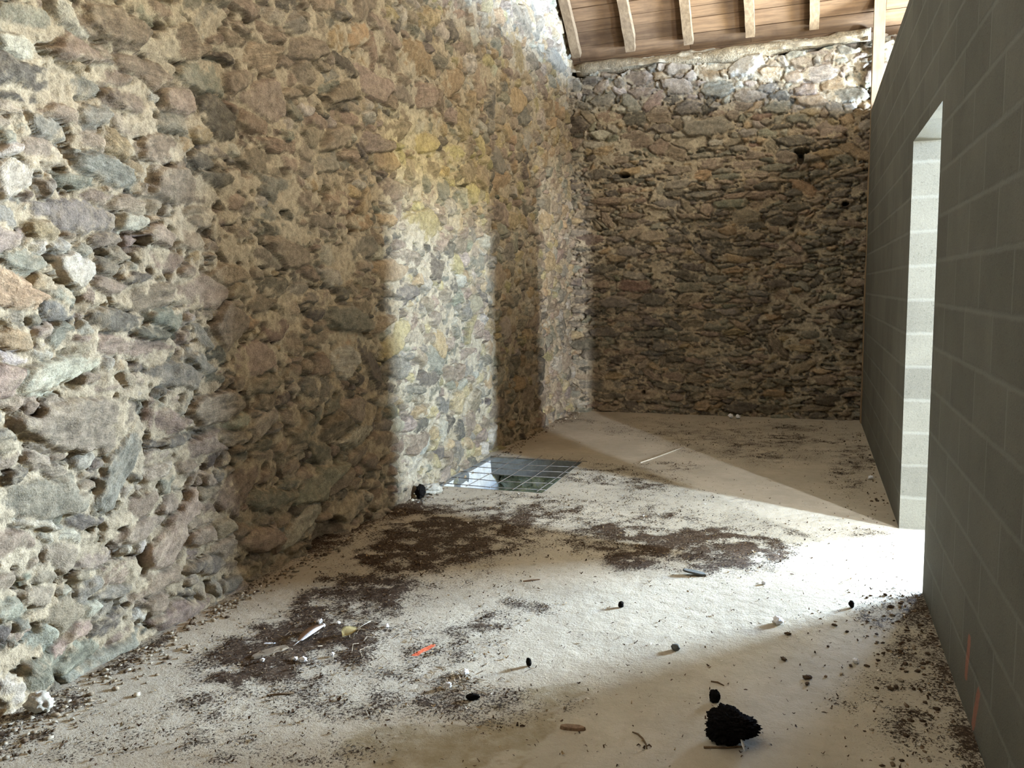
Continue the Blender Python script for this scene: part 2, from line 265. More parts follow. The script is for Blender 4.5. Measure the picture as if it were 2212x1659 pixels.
M_STONE = stone_mat(); M_FLOOR = floor_mat(); M_BLOCK = block_mat()
M_BOARD = wood_mat('roof_board_wood', (.10, .056, .028), (.165, .096, .048), (.06, .033, .017), 0)
M_RAFTER = wood_mat('rafter_wood', (.14, .09, .048), (.225, .15, .083), (.095, .058, .032), 1, 3.)
M_POST = wood_mat('pale_post_wood', (.23, .155, .09), (.32, .225, .13), (.17, .11, .065), 2, 5.)
M_SLAB = mottled('grey_cast_concrete', (.15, .15, .14), .9, .2, 12, .4, .004)
M_RENDER = mottled('pale_lime_render', (.60, .58, .54), .9, .15, 9, .5, .006)
M_SHELL = mottled('pale_lime_shell', (.50, .47, .40), .95, .15, 3, .3, .01)
M_STEEL = mottled('dull_steel', (.17, .145, .125), .6, .35, 60, .3, .001, .4)
M_SOOT = mottled('black_dung', (.006, .005, .0045), .95, .4, 120, .8, .004, .1)
M_WHITE = mottled('chalk_white', (.78, .78, .80), .8, .1, 60, .4, .002)
M_TWIG = mottled('twig_bark', (.13, .085, .045), .9, .35, 80, .4, .001)
M_CHIP = mottled('brown_wood', (.20, .13, .08), .9, .35, 60, .6, .002)
M_SLATE = mottled('dark_slate', (.10, .105, .10), .7, .3, 60, .5, .002)
M_FEATH = mottled('feather_grey', (.62, .63, .66), .7, .2, 90, .3, .001, .3, (.75, .75, .78))
M_FEATHB = mottled('feather_brown', (.22, .14, .09), .8, .3, 90, .3, .001)
M_LEAF = mottled('dry_leaf', (.52, .42, .20), .8, .25, 50, .4, .002)
M_PALE = mottled('pale_wood', (.45, .41, .33), .8, .25, 60, .4, .001)
M_EARTH = mottled('dark_earth', (.07, .045, .028), .95, .4, 90, .7, .003)

# ------------------------------------------------------------------ rubble stone walls
PAL = {'B': (.245, .19, .135), 'G': (.22, .198, .15), 'D': (.14, .12, .093), 'P': (.262, .208, .152),
       'O': (.32, .235, .14), 'R': (.20, .135, .10), 'W': (.37, .325, .255), 'Y': (.335, .275, .15)}

def fill_stones(keys, u0, u1, v0, v1, classes, seed, angle_sd, overlap=.2):
    """drop stones of falling size wherever the wall is still bare"""
    rs = np.random.RandomState(seed)
    st = .012; nu = int((u1 - u0) / st) + 2; nv = int((v1 - v0) / st) + 2
    occ = np.zeros((nu, nv), bool); out = []
    def put(cu, cv, a, b, an, test):
        R = max(a, b) * 1.25
        i0 = max(0, int((cu - R - u0) / st)); i1 = min(nu, int((cu + R - u0) / st) + 2)
        j0 = max(0, int((cv - R - v0) / st)); j1 = min(nv, int((cv + R - v0) / st) + 2)
        if i1 <= i0 or j1 <= j0: return False
        du = u0 + np.arange(i0, i1)[:, None] * st - cu; dv = v0 + np.arange(j0, j1)[None] * st - cv
        t = math.radians(an); x = du * math.cos(t) + dv * math.sin(t); y = -du * math.sin(t) + dv * math.cos(t)
        msk = np.abs(x / a) ** 2.6 + np.abs(y / b) ** 2.6 < 1
        n = msk.sum()
        if n == 0: return False
        if test and (occ[i0:i1, j0:j1] & msk).sum() > overlap * n: return False
        occ[i0:i1, j0:j1] |= msk
        return True
    for k in keys:
        put(k[0], k[1], k[2], k[3], k[4], False); out.append(k)
    for tries, (alo, ahi), (rlo, rhi), pick in classes:
        for _ in range(tries):
            cu = rs.uniform(u0, u1); cv = rs.uniform(v0, v1); a = rs.uniform(alo, ahi); b = a * rs.uniform(rlo, rhi)
            an = rs.normal(0, angle_sd) if rs.rand() < .8 else rs.uniform(-60, 60)
            b *= max(.55, 1.) ; r = pick(cu, cv, rs)
            if r is None: continue
            c, asp = r
            if put(cu, cv, a, b * asp, an, True): out.append((cu, cv, a, b * asp, an, c))
    return out

def stone_field(us, vs, stones, seed, warp=.018, relief=.03, mort_amp=.020, cavity=.095, fill=0.):
    rs = np.random.RandomState(seed)
    U, V = np.meshgrid(us, vs, indexing='ij'); U = U.astype(np.float32); V = V.astype(np.float32)
    wu = U + warp * fbm(U * 11, V * 11, 3, seed) + .006 * fbm(U * 45, V * 45, 2, seed + 5)
    wv = V + warp * .8 * fbm(U * 11, V * 11, 3, seed + 9) + .006 * fbm(U * 45, V * 45, 2, seed + 14)
    s1 = np.full(U.shape, 9., np.float32); s2 = s1.copy(); ID = np.full(U.shape, -1, np.int32)
    LX = np.zeros_like(U); LY = np.zeros_like(U)
    for k, (cu, cv, a, b, an, c) in enumerate(stones):
        R = max(a, b) * 1.35 + .05
        i0, i1 = np.searchsorted(us, (cu - R, cu + R)); j0, j1 = np.searchsorted(vs, (cv - R, cv + R))
        if i1 - i0 < 1 or j1 - j0 < 1: continue
        w = (slice(i0, i1), slice(j0, j1))
        t = math.radians(an); du = wu[w] - cu; dv = wv[w] - cv
        x = du * math.cos(t) + dv * math.sin(t); y = -du * math.sin(t) + dv * math.cos(t)
        # a broken, angular outline: five to eight flat edges
        ne = rs.randint(4, 8); q = 0
        for j in range(ne):
            th = (j + rs.uniform(-.3, .3)) * 2 * math.pi / ne + k; dd = rs.uniform(.82, 1.06)
            q = q + np.maximum((x / a * math.cos(th) + y / b * math.sin(th)) / dd, 0) ** 14
        q = q ** (1 / 14)
        s = (q - 1) * min(a, b)
        p1 = s1[w]; p2 = s2[w]; m = s < p1
        s2[w] = np.where(m, p1, np.minimum(p2, s)); s1[w] = np.where(m, s, p1)
        ID[w] = np.where(m, k, ID[w]); LX[w] = np.where(m, x, LX[w]); LY[w] = np.where(m, y, LY[w])
    n = len(stones); idc = np.clip(ID, 0, n - 1)
    size = np.array([math.sqrt(s[2] * s[3]) for s in stones])
    off = rs.normal(0, relief * .38, n) + np.clip(size * .06, 0, .012)
    tu = rs.normal(0, .15, n); tv = rs.normal(0, .2, n) + .05
    bright = rs.uniform(.84, 1.16, n); stri = rs.rand(n) ** 1.3
    base = np.array([PAL[s[5]] for s in stones]) * bright[:, None] * (1 + rs.normal(0, .025, (n, 3)))
    e = np.minimum(-s1 + .004, (s2 - s1) * .5)          # distance in from the stone's edge
    k = idc
    sn = fbm(LX * 9 + k * 3.1, LY * 75 + k * 7.7, 3, seed + 20)     # layers along the stone
    rn = fbm(U * 26 + k * 1.3, V * 26, 4, seed + 26)
    fac = np.clip(LX * tu[k] + LY * tv[k], -.03, .03)
    # flat broken facets
    fct = .016 * (vnoise(LX * 14 + k * 5.3, LY * 22 + k * 2.9, seed + 31) - .5)
    hs = off[k] + fac + fct + .007 * stri[k] * sn + .006 * rn + relief * (sstep(-.003, .010, e) - 1) - .2 * np.clip(.03 - e, 0, .03)
    hs = np.where(ID < 0, -1, hs)
    mn = fbm(U * 17, V * 17, 4, seed + 35); mf = fbm(U * 60, V * 60, 3, seed + 41)
    low = fbm(U * 1.3, V * 1.6, 3, seed + 44)
    hm = -.014 + fill + mort_amp * mn + .006 * mf + .012 * low
    cav = sstep(.16, .32, fbm(U * 9, V * 12, 3, seed + 47)) * sstep(-.012, .004, s1 + .004)
    hm = hm - cavity * cav
    hm = hm - .04 * sstep(.12, .35, fbm(U * 21, V * 24, 2, seed + 52)) * sstep(-.006, .0, s1)
    is_s = sstep(-.004, .004, hs - hm)
    H = np.maximum(hs, hm)
    col = base[k] * (1 + .6 * (stri[k] * sn)[..., None]) * (1 + .18 * rn[..., None])
    mc = np.array((.355, .285, .19)) * (1 + .25 * mf + .15 * mn)[..., None]
    mc = mc + (np.array((.43, .375, .28)) - mc) * np.clip(.35 + low, 0, 1)[..., None] * .7
    dusty = (np.clip(.1 + .9 * mf + .8 * mn, 0, .6) * (.35 + .65 * sstep(.035, .0, e)))[..., None]
    col = col + (mc - col) * dusty
    C = col * is_s[..., None] + mc * (1 - is_s[..., None])
    X = {'GX': LX + k * 1.37, 'GY': LY + (k % 97) * .53, 'Lam': is_s * (.25 + stri[k])}
    return H, np.clip(C, .01, .95), U, V, X

def roof_z(y): return 4.28 - .89 * (y - 9.6)       # underside of the roof boards

# left wall -----------------------------------------------------------------
XL = -2.73
def pick_left(u, v, rs):
    if u > 6.2 and v > 2.9: p = 'OOYBGPW'
    elif u > 5 : p = 'BBGGPPOWDY'
    elif v < 1.2: p = 'PPPGGDBBW'
    else: p = 'BBBBGGPPDOW'
    return p[rs.randint(len(p))], 1.25 if u > 5.5 else 1.
def only(lo, hi, pk):
    return lambda u, v, rs: pk(u, v, rs) if lo <= u <= hi else None
cls = [(700, (.12, .25), (.26, .44), only(1.4, 5.4, pick_left)), (350, (.09, .16), (.4, .7), only(5.4, 9.8, pick_left)),
       (1700, (.075, .13), (.32, .62), pick_left), (6000, (.045, .085), (.35, .75), pick_left), (11000, (.025, .05), (.4, .9), pick_left)]
st_left = fill_stones(KEY_LEFT, 1.3, 9.85, -.1, 5.35, cls, 11, 11, .32)
us = np.concatenate([np.arange(1.45, 3.6, .0085), np.arange(3.6, 5.6, .0095), np.arange(5.6, 9.86, .0125)])
vs = np.concatenate([np.arange(-.06, 3.3, .0085), np.arange(3.3, 5.3, .012)])
H, C, U, V, SXY = stone_field(us, vs, st_left, 5, relief=.036)
H = H + .03 * fbm(U * .7, V * .6, 3, 55)
foot = sstep(.30, .0, V) * .035 * (.4 + fbm(U * 2.5, V * 2, 2, 57))
H = H + foot
hole = sstep(1.25, .8, np.hypot((U - 4.13) / .16, (V - .05) / .085))        # gap at the wall's foot
H = H - .14 * hole
rc = sstep(.22, .14, roof_z(U) - V); H = H * (1 - rc) + np.minimum(H, .015) * rc
P = np.stack([XL + H, U, V], -1)
keep = (V < roof_z(U) + .03)[:-1, :-1]
o = link('wall_left', grid_mesh('wall_left', P, keep, C, extra=SXY), M_STONE); tag(o, 'tall rubble stone wall along the left of the room', kind='structure')
# its plain upper gable and near end, above and beside the picture
bm = bmesh.new()
pl = [(-1.6, -.06), (1.45, -.06), (1.45, 5.29), (8.47, 5.29), (4., 9.35), (-1.6, 4.4)]
bm.faces.new([bm.verts.new((XL, y, z)) for y, z in pl])
pl2 = [(9.86, -.06), (9.86, 4.2), (8.0, 5.6), (4.2, 9.2), (4.2, -.06)]
bm.faces.new([bm.verts.new((XL - .25, y, z)) for y, z in pl2])
o = bm_obj('wall_gable', bm, M_SHELL); tag(o, kind='structure')

# back wall -----------------------------------------------------------------
YB = 9.62
def pick_back(u, v, rs):
    if v > 3.1: return 'BBGGPOWWD'[rs.randint(9)], 1.75
    return 'BBGGGDDDBO'[rs.randint(10)], 1.
cls = [(500, (.11, .2), (.2, .36), pick_back), (2600, (.07, .13), (.2, .42), pick_back), (7000, (.04, .075), (.28, .6), pick_back), (12000, (.022, .042), (.4, .8), pick_back)]
st_back = fill_stones(KEY_BACK, -2.95, 1.35, -.1, 4.35, cls, 23, 5, .25)
us = np.concatenate([np.arange(-2.9, .62, .0095), np.arange(.62, 1.4, .03)]); vs = np.arange(-.06, 4.4, .0095)
H, C, U, V, SXY = stone_field(us, vs, st_back, 8, warp=.014, relief=.04, mort_amp=.016, cavity=.09, fill=-.006)
H = H + .03 * fbm(U * .8, V * .7, 3, 31)
top = 4.015 + .075 * fbm(U * 5, U * 0, 4, 33)
H = H - .17 * sstep(-.02, .02, V - top)
for hu, hv, ra, rb in ((-2.09, 2.815, .055, .028), (-.13, 2.95, .075, .03), (-.14, 2.88, .035, .06), (.33, 2.36, .03, .022), (-1.86, .25, .02, .02)):
    H = H - .3 * sstep(1.25, .85, np.hypot((U - hu) / ra, (V - hv) / rb))
ped = sstep(-2.50, -2.55, U) * sstep(.95, .85, V) * .10                       # stones keyed into the corner
H = H + ped
P = np.stack([U, YB - H, V], -1)
o = link('wall_back', grid_mesh('wall_back', P[:, ::-1], None, C[:, ::-1], extra={k_: v_[:, ::-1] for k_, v_ in SXY.items()}), M_STONE); tag(o, 'slaty rubble stone wall at the far end', kind='structure')

# ------------------------------------------------------------------ floor with the opening in it
HX0, HX1, HY0, HY1 = -2.70, -1.84, 5.60, 6.73
def blob(X, Y, L):
    D = np.zeros_like(X)
    for cx, cy, a, b, an, s in L:
        if s >= .6: a, b, s = a * 1.3, b * 1.35, s * 1.1
        t = math.radians(an); x = (X - cx) * math.cos(t) + (Y - cy) * math.sin(t); y = -(X - cx) * math.sin(t) + (Y - cy) * math.cos(t)
        D = np.maximum(D, s * sstep(1.65, .5, np.hypot(x / a, y / b)))
    return D
def dirt_at(X, Y):
    D = blob(X, Y, DIRT)
    D = D * (.95 + .5 * fbm(X * 3.5, Y * 3.5, 3, 12)) * (.95 + 1.1 * fbm(X * 13, Y * 13, 4, 14)) + .16 * np.clip(fbm(X * 1.7, Y * 1.7, 3, 16), 0, 1)
    D = D + .45 * sstep(-2.52, -2.70, X) * (.6 + .5 * fbm(X * 5, Y * 5, 2, 19)) + .5 * sstep(.44, .54, X) * sstep(4.4, 4.2, Y)
    return np.clip(D, 0, 1.1)
xs = np.unique(np.round(np.concatenate([np.arange(-2.86, .78, .016), [HX0, HX1]]), 4))
ys = np.unique(np.round(np.concatenate([np.arange(1.2, 5.4, .014), np.arange(5.4, 9.8, .02), [HY0, HY1]]), 4))
X, Y = np.meshgrid(xs, ys, indexing='ij')
D = dirt_at(X, Y); Z = .004 * fbm(X * 2.2, Y * 2.2, 4, 22) + .0016 * fbm(X * 30, Y * 30, 2, 24)
Z = Z + .010 * np.clip(D - .4, 0, 1) * (1 + fbm(X * 25, Y * 25, 3, 27))
pnt = np.zeros_like(X)
for (ax, ay), (bx, by), r in (((-1.51, 2.88), (-1.48, 2.985), .022),):
    L = math.hypot(bx - ax, by - ay); t = np.clip(((X - ax) * (bx - ax) + (Y - ay) * (by - ay)) / L ** 2, 0, 1)
    pnt = np.maximum(pnt, sstep(r, .006, np.hypot(X - ax - t * (bx - ax), Y - ay - t * (by - ay))))
xs_f, ys_f, Z_f = xs, ys, Z
S = blob(X, Y, STAIN); S = sstep(.38, .46, S * (.72 + 1.1 * fbm(X * 8, Y * 8, 5, 29, .65))) * .8
cx = (xs[:-1] + xs[1:]) / 2; cy = (ys[:-1] + ys[1:]) / 2
keep = ~(((cx > HX0) & (cx < HX1))[:, None] & ((cy > HY0) & (cy < HY1))[None])
me = grid_mesh('floor', np.stack([X, Y, Z], -1), keep, None, extra={'Dirt': D, 'Stain': S, 'Paint': pnt})
o = link('floor', me, M_FLOOR); tag(o, 'pale concrete floor strewn with brown litter', kind='structure')
bm = bmesh.new()
for x0, x1, y0, y1 in ((-2.86, .78, -1.6, 1.2), (.78, 4.9, -1.6, 9.8)):
    bm.faces.new([bm.verts.new(p) for p in ((x0, y0, 0), (x1, y0, 0), (x1, y1, 0), (x0, y1, 0))])
o = bm_obj('floor_beyond', bm, M_FLOOR); tag(o, kind='structure')

# slab edge and the cellar seen through the opening
bm = bmesh.new(); zs = -.16
for a, b in (((HX0, HY0), (HX1, HY0)), ((HX1, HY0), (HX1, HY1)), ((HX1, HY1), (HX0, HY1)), ((HX0, HY1), (HX0, HY0))):
    bm.faces.new([bm.verts.new((a[0], a[1], .001)), bm.verts.new((b[0], b[1], .001)), bm.verts.new((b[0], b[1], zs)), bm.verts.new((a[0], a[1], zs))])
o = bm_obj('trim_1', bm, M_SLAB); tag(o, 'cut grey edge of the slab round the floor opening', kind='structure')
gy = np.arange(5.2, 7.6, .02); gz = np.arange(-1.0, -.0, .02)
GY, GZ = np.meshgrid(gy, gz, indexing='ij')
P = np.stack([HX0 + .004 + .012 * fbm(GY * 5, GZ * 5, 3, 40), GY, GZ - .005], -1)
keep = (GY[:-1, :-1] > HY0 - .02) & (GY[:-1, :-1] < HY1 + .3)
o = link('wall_cellar_left', grid_mesh('wall_cellar_left', P, keep), M_RENDER); tag(o, kind='structure')
rs = np.random.RandomState(4)
st = fill_stones([], -3., -1.2, -1.1, -.1, [(200, (.08, .14), (.55, .8), lambda u, v, r: ('G', 1.)), (900, (.04, .08), (.6, .9), lambda u, v, r: ('GGW'[r.randint(3)], 1.)), (1500, (.02, .04), (.6, 1), lambda u, v, r: ('G', 1.))], 3, 25)
us = np.arange(-2.72, -1.5, .01); vs = np.arange(-1.0, -.1, .01)
H, C, U, V, SXY = stone_field(us, vs, st, 15, relief=.05, cavity=.06)
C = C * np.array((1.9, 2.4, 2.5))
P = np.stack([U, 6.93 - H, V], -1)
o = link('wall_cellar_back', grid_mesh('wall_cellar_back', P[:, ::-1], None, np.clip(C[:, ::-1], 0, .8)), M_STONE); tag(o, kind='structure')
bm = bmesh.new()
for q in (((HX1 + .3, 5.2, zs), (HX1 + .3, 7., zs), (HX1 + .3, 7., -1), (HX1 + .3, 5.2, -1)), ((-2.8, 5.2, zs), (-1.5, 5.2, zs), (-1.5, 5.2, -1), (-2.8, 5.2, -1)), ((-2.8, 5.2, -1), (-1.5, 5.2, -1), (-1.5, 7., -1), (-2.8, 7., -1)),
          ((HX1, 5.2, zs), (HX1 + .3, 5.2, zs), (HX1 + .3, 7, zs), (HX1, 7, zs)), ((-2.8, HY1, zs), (HX1, HY1, zs), (HX1, 7, zs), (-2.8, 7, zs)), ((-2.8, 5.2, zs), (HX1, 5.2, zs), (HX1, HY0, zs), (-2.8, HY0, zs))):
    bm.faces.new([bm.verts.new(p) for p in q])
o = bm_obj('floor_cellar', bm, M_SLAB); tag(o, kind='structure')

# ------------------------------------------------------------------ block partition with the doorway
XR, XR2, DY0, DY1, DH, TOP = .542, .742, 4.247, 5.377, 2.317, 3.275
def wall_face_pts():
    return [(-1.6, 0), (DY0, 0), (DY0, DH), (DY1, DH), (DY1, 0), (9.40, 0), (9.40, TOP), (-1.6, TOP)]
# inner face as a grid so its edges are a little ragged and paint marks can sit on it
ys = np.unique(np.round(np.concatenate([np.arange(-1.6, 2.2, .2), np.arange(2.2, 9.4, .025), [DY0, DY1, 9.40]]), 4))
zz = np.unique(np.round(np.concatenate([np.arange(0, TOP, .025), [DH, TOP]]), 4))
YY, ZZ = np.meshgrid(ys, zz, indexing='ij')
cy = (ys[:-1] + ys[1:]) / 2; cz = (zz[:-1] + zz[1:]) / 2
keep = ~(((cy > DY0) & (cy < DY1))[:, None] & (cz < DH)[None])
bump_in = .0035 * fbm(YY * 3, ZZ * 3, 3, 50)
pm = np.zeros_like(YY)
for (ay, az), (by, bz), r in (((3.09, .13), (3.06, .27), .02), ((2.93, .03), (2.87, .17), .02)):
    L = math.hypot(by - ay, bz - az); t = np.clip(((YY - ay) * (by - ay) + (ZZ - az) * (bz - az)) / L ** 2, 0, 1)
    pm = np.maximum(pm, sstep(r + .02, .008, np.hypot(YY - ay - t * (by - ay), ZZ - az - t * (bz - az))))
P = np.stack([XR - bump_in * 0 - .001, YY, ZZ], -1)
me = grid_mesh('wall_right', P[::-1], keep[::-1], None, extra={'Paint': pm[::-1]}, smooth=False)
bm = bmesh.new(); bm.from_mesh(me)
out = wall_face_pts()
va = [bm.verts.new((XR - .001, y, z)) for y, z in out]; vb = [bm.verts.new((XR2, y, z)) for y, z in out]
bm.faces.new(vb)
for i in range(len(out)):
    j = (i + 1) % len(out); bm.faces.new([va[i], va[j], vb[j], vb[i]])
bmesh.ops.recalc_face_normals(bm, faces=bm.faces)
bm.to_mesh(me); bm.free()
o = link('wall_right', me, M_BLOCK); tag(o, 'bare concrete block partition with a doorway on the right', kind='structure')

bm = bmesh.new(); add_box(bm, (.646, 9.402, 0), (XR2, 9.9, TOP))  # hidden filler, added to block light leaking past the post
o = bm_obj('trim_3', bm, M_BLOCK); tag(o, 'hidden filler behind the timber post, added to stop a light leak', kind='structure')
# ------------------------------------------------------------------ outer shell of the barn beyond the partition, with its slit windows
XO = 4.90
def wall_with_holes(name, fn, a0, a1, z0, z1f, holes):
    A = sorted({a0, a1, 4.0, *[h[0] for h in holes], *[h[1] for h in holes]} & set([v for v in [a0, a1, 4.0, *[h[0] for h in holes], *[h[1] for h in holes]] if a0 <= v <= a1]))
    Zs = sorted({z0, *[h[2] for h in holes], *[h[3] for h in holes]})
    bm = bmesh.new()
    for p, q in zip(A, A[1:]):
        zl = Zs + [None]
        for r, s in zip(zl, zl[1:]):
            m = ((p + q) / 2); mz = None if s is None else (r + s) / 2
            if s is not None and any(h[0] < m < h[1] and h[2] < mz < h[3] for h in holes): continue
            t0 = z1f(p) if s is None else s; t1 = z1f(q) if s is None else s
            bm.faces.new([bm.verts.new(fn(p, r)), bm.verts.new(fn(q, r)), bm.verts.new(fn(q, t1)), bm.verts.new(fn(p, t0))])
    bmesh.ops.remove_doubles(bm, verts=bm.verts, dist=1e-4)
    o = bm_obj(name, bm, M_SHELL); tag(o, kind='structure'); return o
def gable_top(y): return min(roof_z(max(y, 4.)), 9.35 - .89 * (4. - y) if y < 4 else 99)
SLITS = [(-.80, -.50, .9, 2.3), (3.15, 3.45, 1.5, 2.95), (7.8, 9.4, .9, 2.6)]
GHOLE = (2.2, 6.0, 4.6, 6.6)
wall_with_holes('wall_outer', lambda a, z: (XO, a, z), -1.6, 9.8, -.02, gable_top, [*SLITS, GHOLE])
BHOLE = (2.2, 2.8, 1.2, 2.6)
wall_with_holes('wall_back_beyond', lambda a, z: (a, YB, z), 1.38, XO, -.02, lambda a: 4.4, [BHOLE])
wall_with_holes('wall_front', lambda a, z: (a, -1.6, z), -2.9, XO, -.02, lambda a: 4.45, [])

# ------------------------------------------------------------------ roof
sl = math.atan(.89); cs, sn_ = math.cos(sl), math.sin(sl)
def roof_pt(x, s, n):            # s: metres up the slope from the back wall, n: out through the roof
    return (x, 9.85 - s * cs + n * sn_, roof_z(9.85) + s * sn_ + n * cs)
rb = random.Random(5); me = bpy.data.meshes.new('ceiling'); bm = bmesh.new(); lay = bm.faces.layers.float.new('Board')
s = 0.
rx = [-2.64, -2.0, -1.345, -.685, -.03, .66, 1.31, 1.97, 2.63, 3.3, 3.96, 4.6]
while s < 7.9:
    w = rb.uniform(.12, .21)
    xx = [-2.95]
    cuts = [r for r in rx if rb.random() < .45]
    for a, b in zip([-2.95] + cuts, cuts + [4.95]):
        n = rb.uniform(0, .010); tl = rb.uniform(-.004, .010)
        vs_ = [bm.verts.new(roof_pt(x, ss, nn)) for x, ss, nn in ((a + .002, s + .002, n), (b - .002, s + .002, n), (b - .002, s + w - .006, n + tl), (a + .002, s + w - .006, n + tl), (a + .002, s + .002, n + .025), (b - .002, s + .002, n + .025), (b - .002, s + w - .006, n + tl + .025), (a + .002, s + w - .006, n + tl + .025))]
        bv = rb.uniform(-1, 1)
        for f in ((0, 1, 2, 3), (0, 4, 5, 1), (2, 6, 7, 3), (1, 5, 6, 2), (0, 3, 7, 4)):
            fa = bm.faces.new([vs_[i] for i in f]); fa[lay] = bv
    s += w
# slates over the boards, and the front slope
for q in ((roof_pt(-3, -.3, .04), roof_pt(5, -.3, .04), roof_pt(5, 8.3, .04), roof_pt(-3, 8.3, .04)), ((-3, 4.2, 9.4), (5, 4.2, 9.4), (5, -1.8, 4.2), (-3, -1.8, 4.2))):
    bm.faces.new([bm.verts.new(p) for p in q])
bm.to_mesh(me); bm.free()
o = link('ceiling', me, M_BOARD); tag(o, 'sloping underside of brown roof boards', kind='structure')

RL = ['rafter hard against the left stone wall, its side in deep shade', 'rafter second from the left stone wall, with a lumpy right edge',
      'rafter third from the left stone wall, running down to the back wall', 'rafter fourth from the left stone wall, above the middle of the back wall',
      'rafter fifth from the left stone wall, the next one left of the pale post', None, 'pale rafter beyond the block partition, mostly hidden by its top edge']
for i, x in enumerate(rx[:7]):
    if RL[i] is None: continue
    w = (.10, .105, .10, .095, .095, .1, .09)[i]; d = .10
    bm = bmesh.new(); rr = random.Random(i * 3 + 1)
    s0 = .30; nseg = 22; rings = []
    for k in range(nseg + 1):
        ss = s0 + (7.4 - s0) * (k / nseg) ** 1.6
        j = [rr.uniform(-.006, .006) for _ in range(4)]
        rings.append([bm.verts.new(roof_pt(x + px * w / 2 + j[0] * .6 + (.012 if (i == 1 and k in (2, 3) and px > 0) else 0), ss + (0.0 if n_ > -.05 else .0), n_)) for px, n_ in ((-1, -d + j[1]), (1, -d + j[2]), (1, -.006), (-1, -.006))])
    for a, b in zip(rings, rings[1:]):
        for k in range(4): bm.faces.new([a[k], a[(k + 1) % 4], b[(k + 1) % 4], b[k]])
    bm.faces.new(rings[0][::-1]); bm.faces.new(rings[-1])
    bmesh.ops.recalc_face_normals(bm, faces=bm.faces)
    o = bm_obj('rafter', bm, M_RAFTER); tag(o, RL[i], 'rafter', 'rafters under the roof boards')

# wall plate: a rough trunk bedded in mortar along the wall head
bm = bmesh.new(); rr = random.Random(9); pts = []; rad = []
for k in range(31):
    t = k / 30; pts.append((-2.66 + 3.19 * t, 9.665 + .015 * math.sin(t * 9), 4.05 + .03 * t + .02 * math.sin(t * 7 + 1) + rr.uniform(-.006, .006))); rad.append(.072 + .014 * math.sin(t * 13) + rr.uniform(-.012, .012))
add_tube(bm, pts, rad, 14)
o = bm_obj('wall_plate', bm, mottled('mortared_timber', (.22, .17, .105), .95, .4, 14, 1., .02), smooth=True)
tag(o, 'rough mortar-smeared timber plate lying along the head of the back wall', 'beam')
# mortar packing between the rafters
us = np.arange(-2.72, .52, .02); vs = np.arange(0, 1.01, .1)
U, V = np.meshgrid(us, vs, indexing='ij')
top = 4.165 + .025 * fbm(U * 5, U * 0 + 3, 3, 60) + .015 * fbm(U * 18, V * 3, 2, 61)
P = np.stack([U, 9.585 + .18 * V + .06 * fbm(U * 7, V * 4, 3, 62), 4.03 + (top - 4.03) * np.sqrt(V)], -1)
C = np.ones(U.shape + (3,)) * np.array((.36, .30, .21)) * (1 + .3 * fbm(U * 12, V * 5, 3, 63))[..., None]
o = link('trim_2', grid_mesh('trim_2', P[:, ::-1], None, C[:, ::-1]), M_STONE); tag(o, 'mortar packing between the rafter feet', kind='structure')

# upright timber where the partition meets the back wall
bm = bmesh.new(); vsb = add_box(bm, (.533, 9.405, 0.0), (.64, 9.545, 4.40)); bmesh.ops.subdivide_edges(bm, edges=bm.edges, cuts=6, use_grid_fill=True)
for v in bm.verts: v.co.x += .004 * math.sin(v.co.z * 5 + v.co.y * 9) + .008 * v.co.z / 4
o = bm_obj('timber_post', bm, M_POST); tag(o, 'pale upright timber post between the block partition and the back wall', 'post')

# ------------------------------------------------------------------ daylight through the barn's openings, plus an added cellar fill
def daylight(name, loc, aim, sx, sz, rad, col):
    l = bpy.data.lights.new(name, 'AREA'); l.shape = 'RECTANGLE'; l.size = sx; l.size_y = sz
    l.energy = rad * math.pi * sx * sz; l.color = col
    o = bpy.data.objects.new(name, l); COL.objects.link(o); o.location = loc
    o.rotation_euler = Vector(aim).to_track_quat('-Z', 'Y').to_euler(); return o
SKY = (.50, .74, 1.12); LEAFY = (1., .93, .42)
for i, (a0, a1, z0, z1) in enumerate(SLITS):
    w = a1 - a0; ym = (a0 + a1) / 2; zm = (1.2, 2.2, 1.55)[i]
    k = (8.5, 6.4, 3.3)[i]
    daylight('window_sky', (XO - .01, ym, (zm + z1) / 2), (-1, 0, 0), w, z1 - zm, 190 * k, ((.80, .87, .98), (.48, .73, 1.14), (.56, .77, 1.08))[i])
    daylight('window_garden', (XO - .01, ym, (zm + z0) / 2), (-1, 0, 0), w, zm - z0, (30, 66, 62)[i] * k, LEAFY)
a0, a1, z0, z1 = GHOLE
daylight('gable_daylight', (XO - .01, (a0 + a1) / 2, (z0 + z1) / 2), (-1, 0, 0), a1 - a0, z1 - z0, 14., (1., .95, .82))
a0, a1, z0, z1 = BHOLE
daylight('back_window_sky', ((a0 + a1) / 2, YB - .01, (z0 + z1) / 2), (0, -1, 0), a1 - a0, z1 - z0, 80, SKY)
w = bpy.data.worlds.new('world'); SC.world = w; w.use_nodes = True
w.node_tree.nodes['Background'].inputs[0].default_value = (.8, .88, 1, 1); w.node_tree.nodes['Background'].inputs[1].default_value = .25
daylight('cellar_fill', (HX1 + .28, 5.9, -.55), (-.7, .7, .1), .5, .5, 3., (.85, 1., .9))  # added lamp with no opening behind it, brightens the cellar stones


# ------------------------------------------------------------------ litter and small things on the floor
from mathutils import noise as mnoise
RV = Vector((math.cos(math.radians(20.2)), math.sin(math.radians(20.2)), 0))

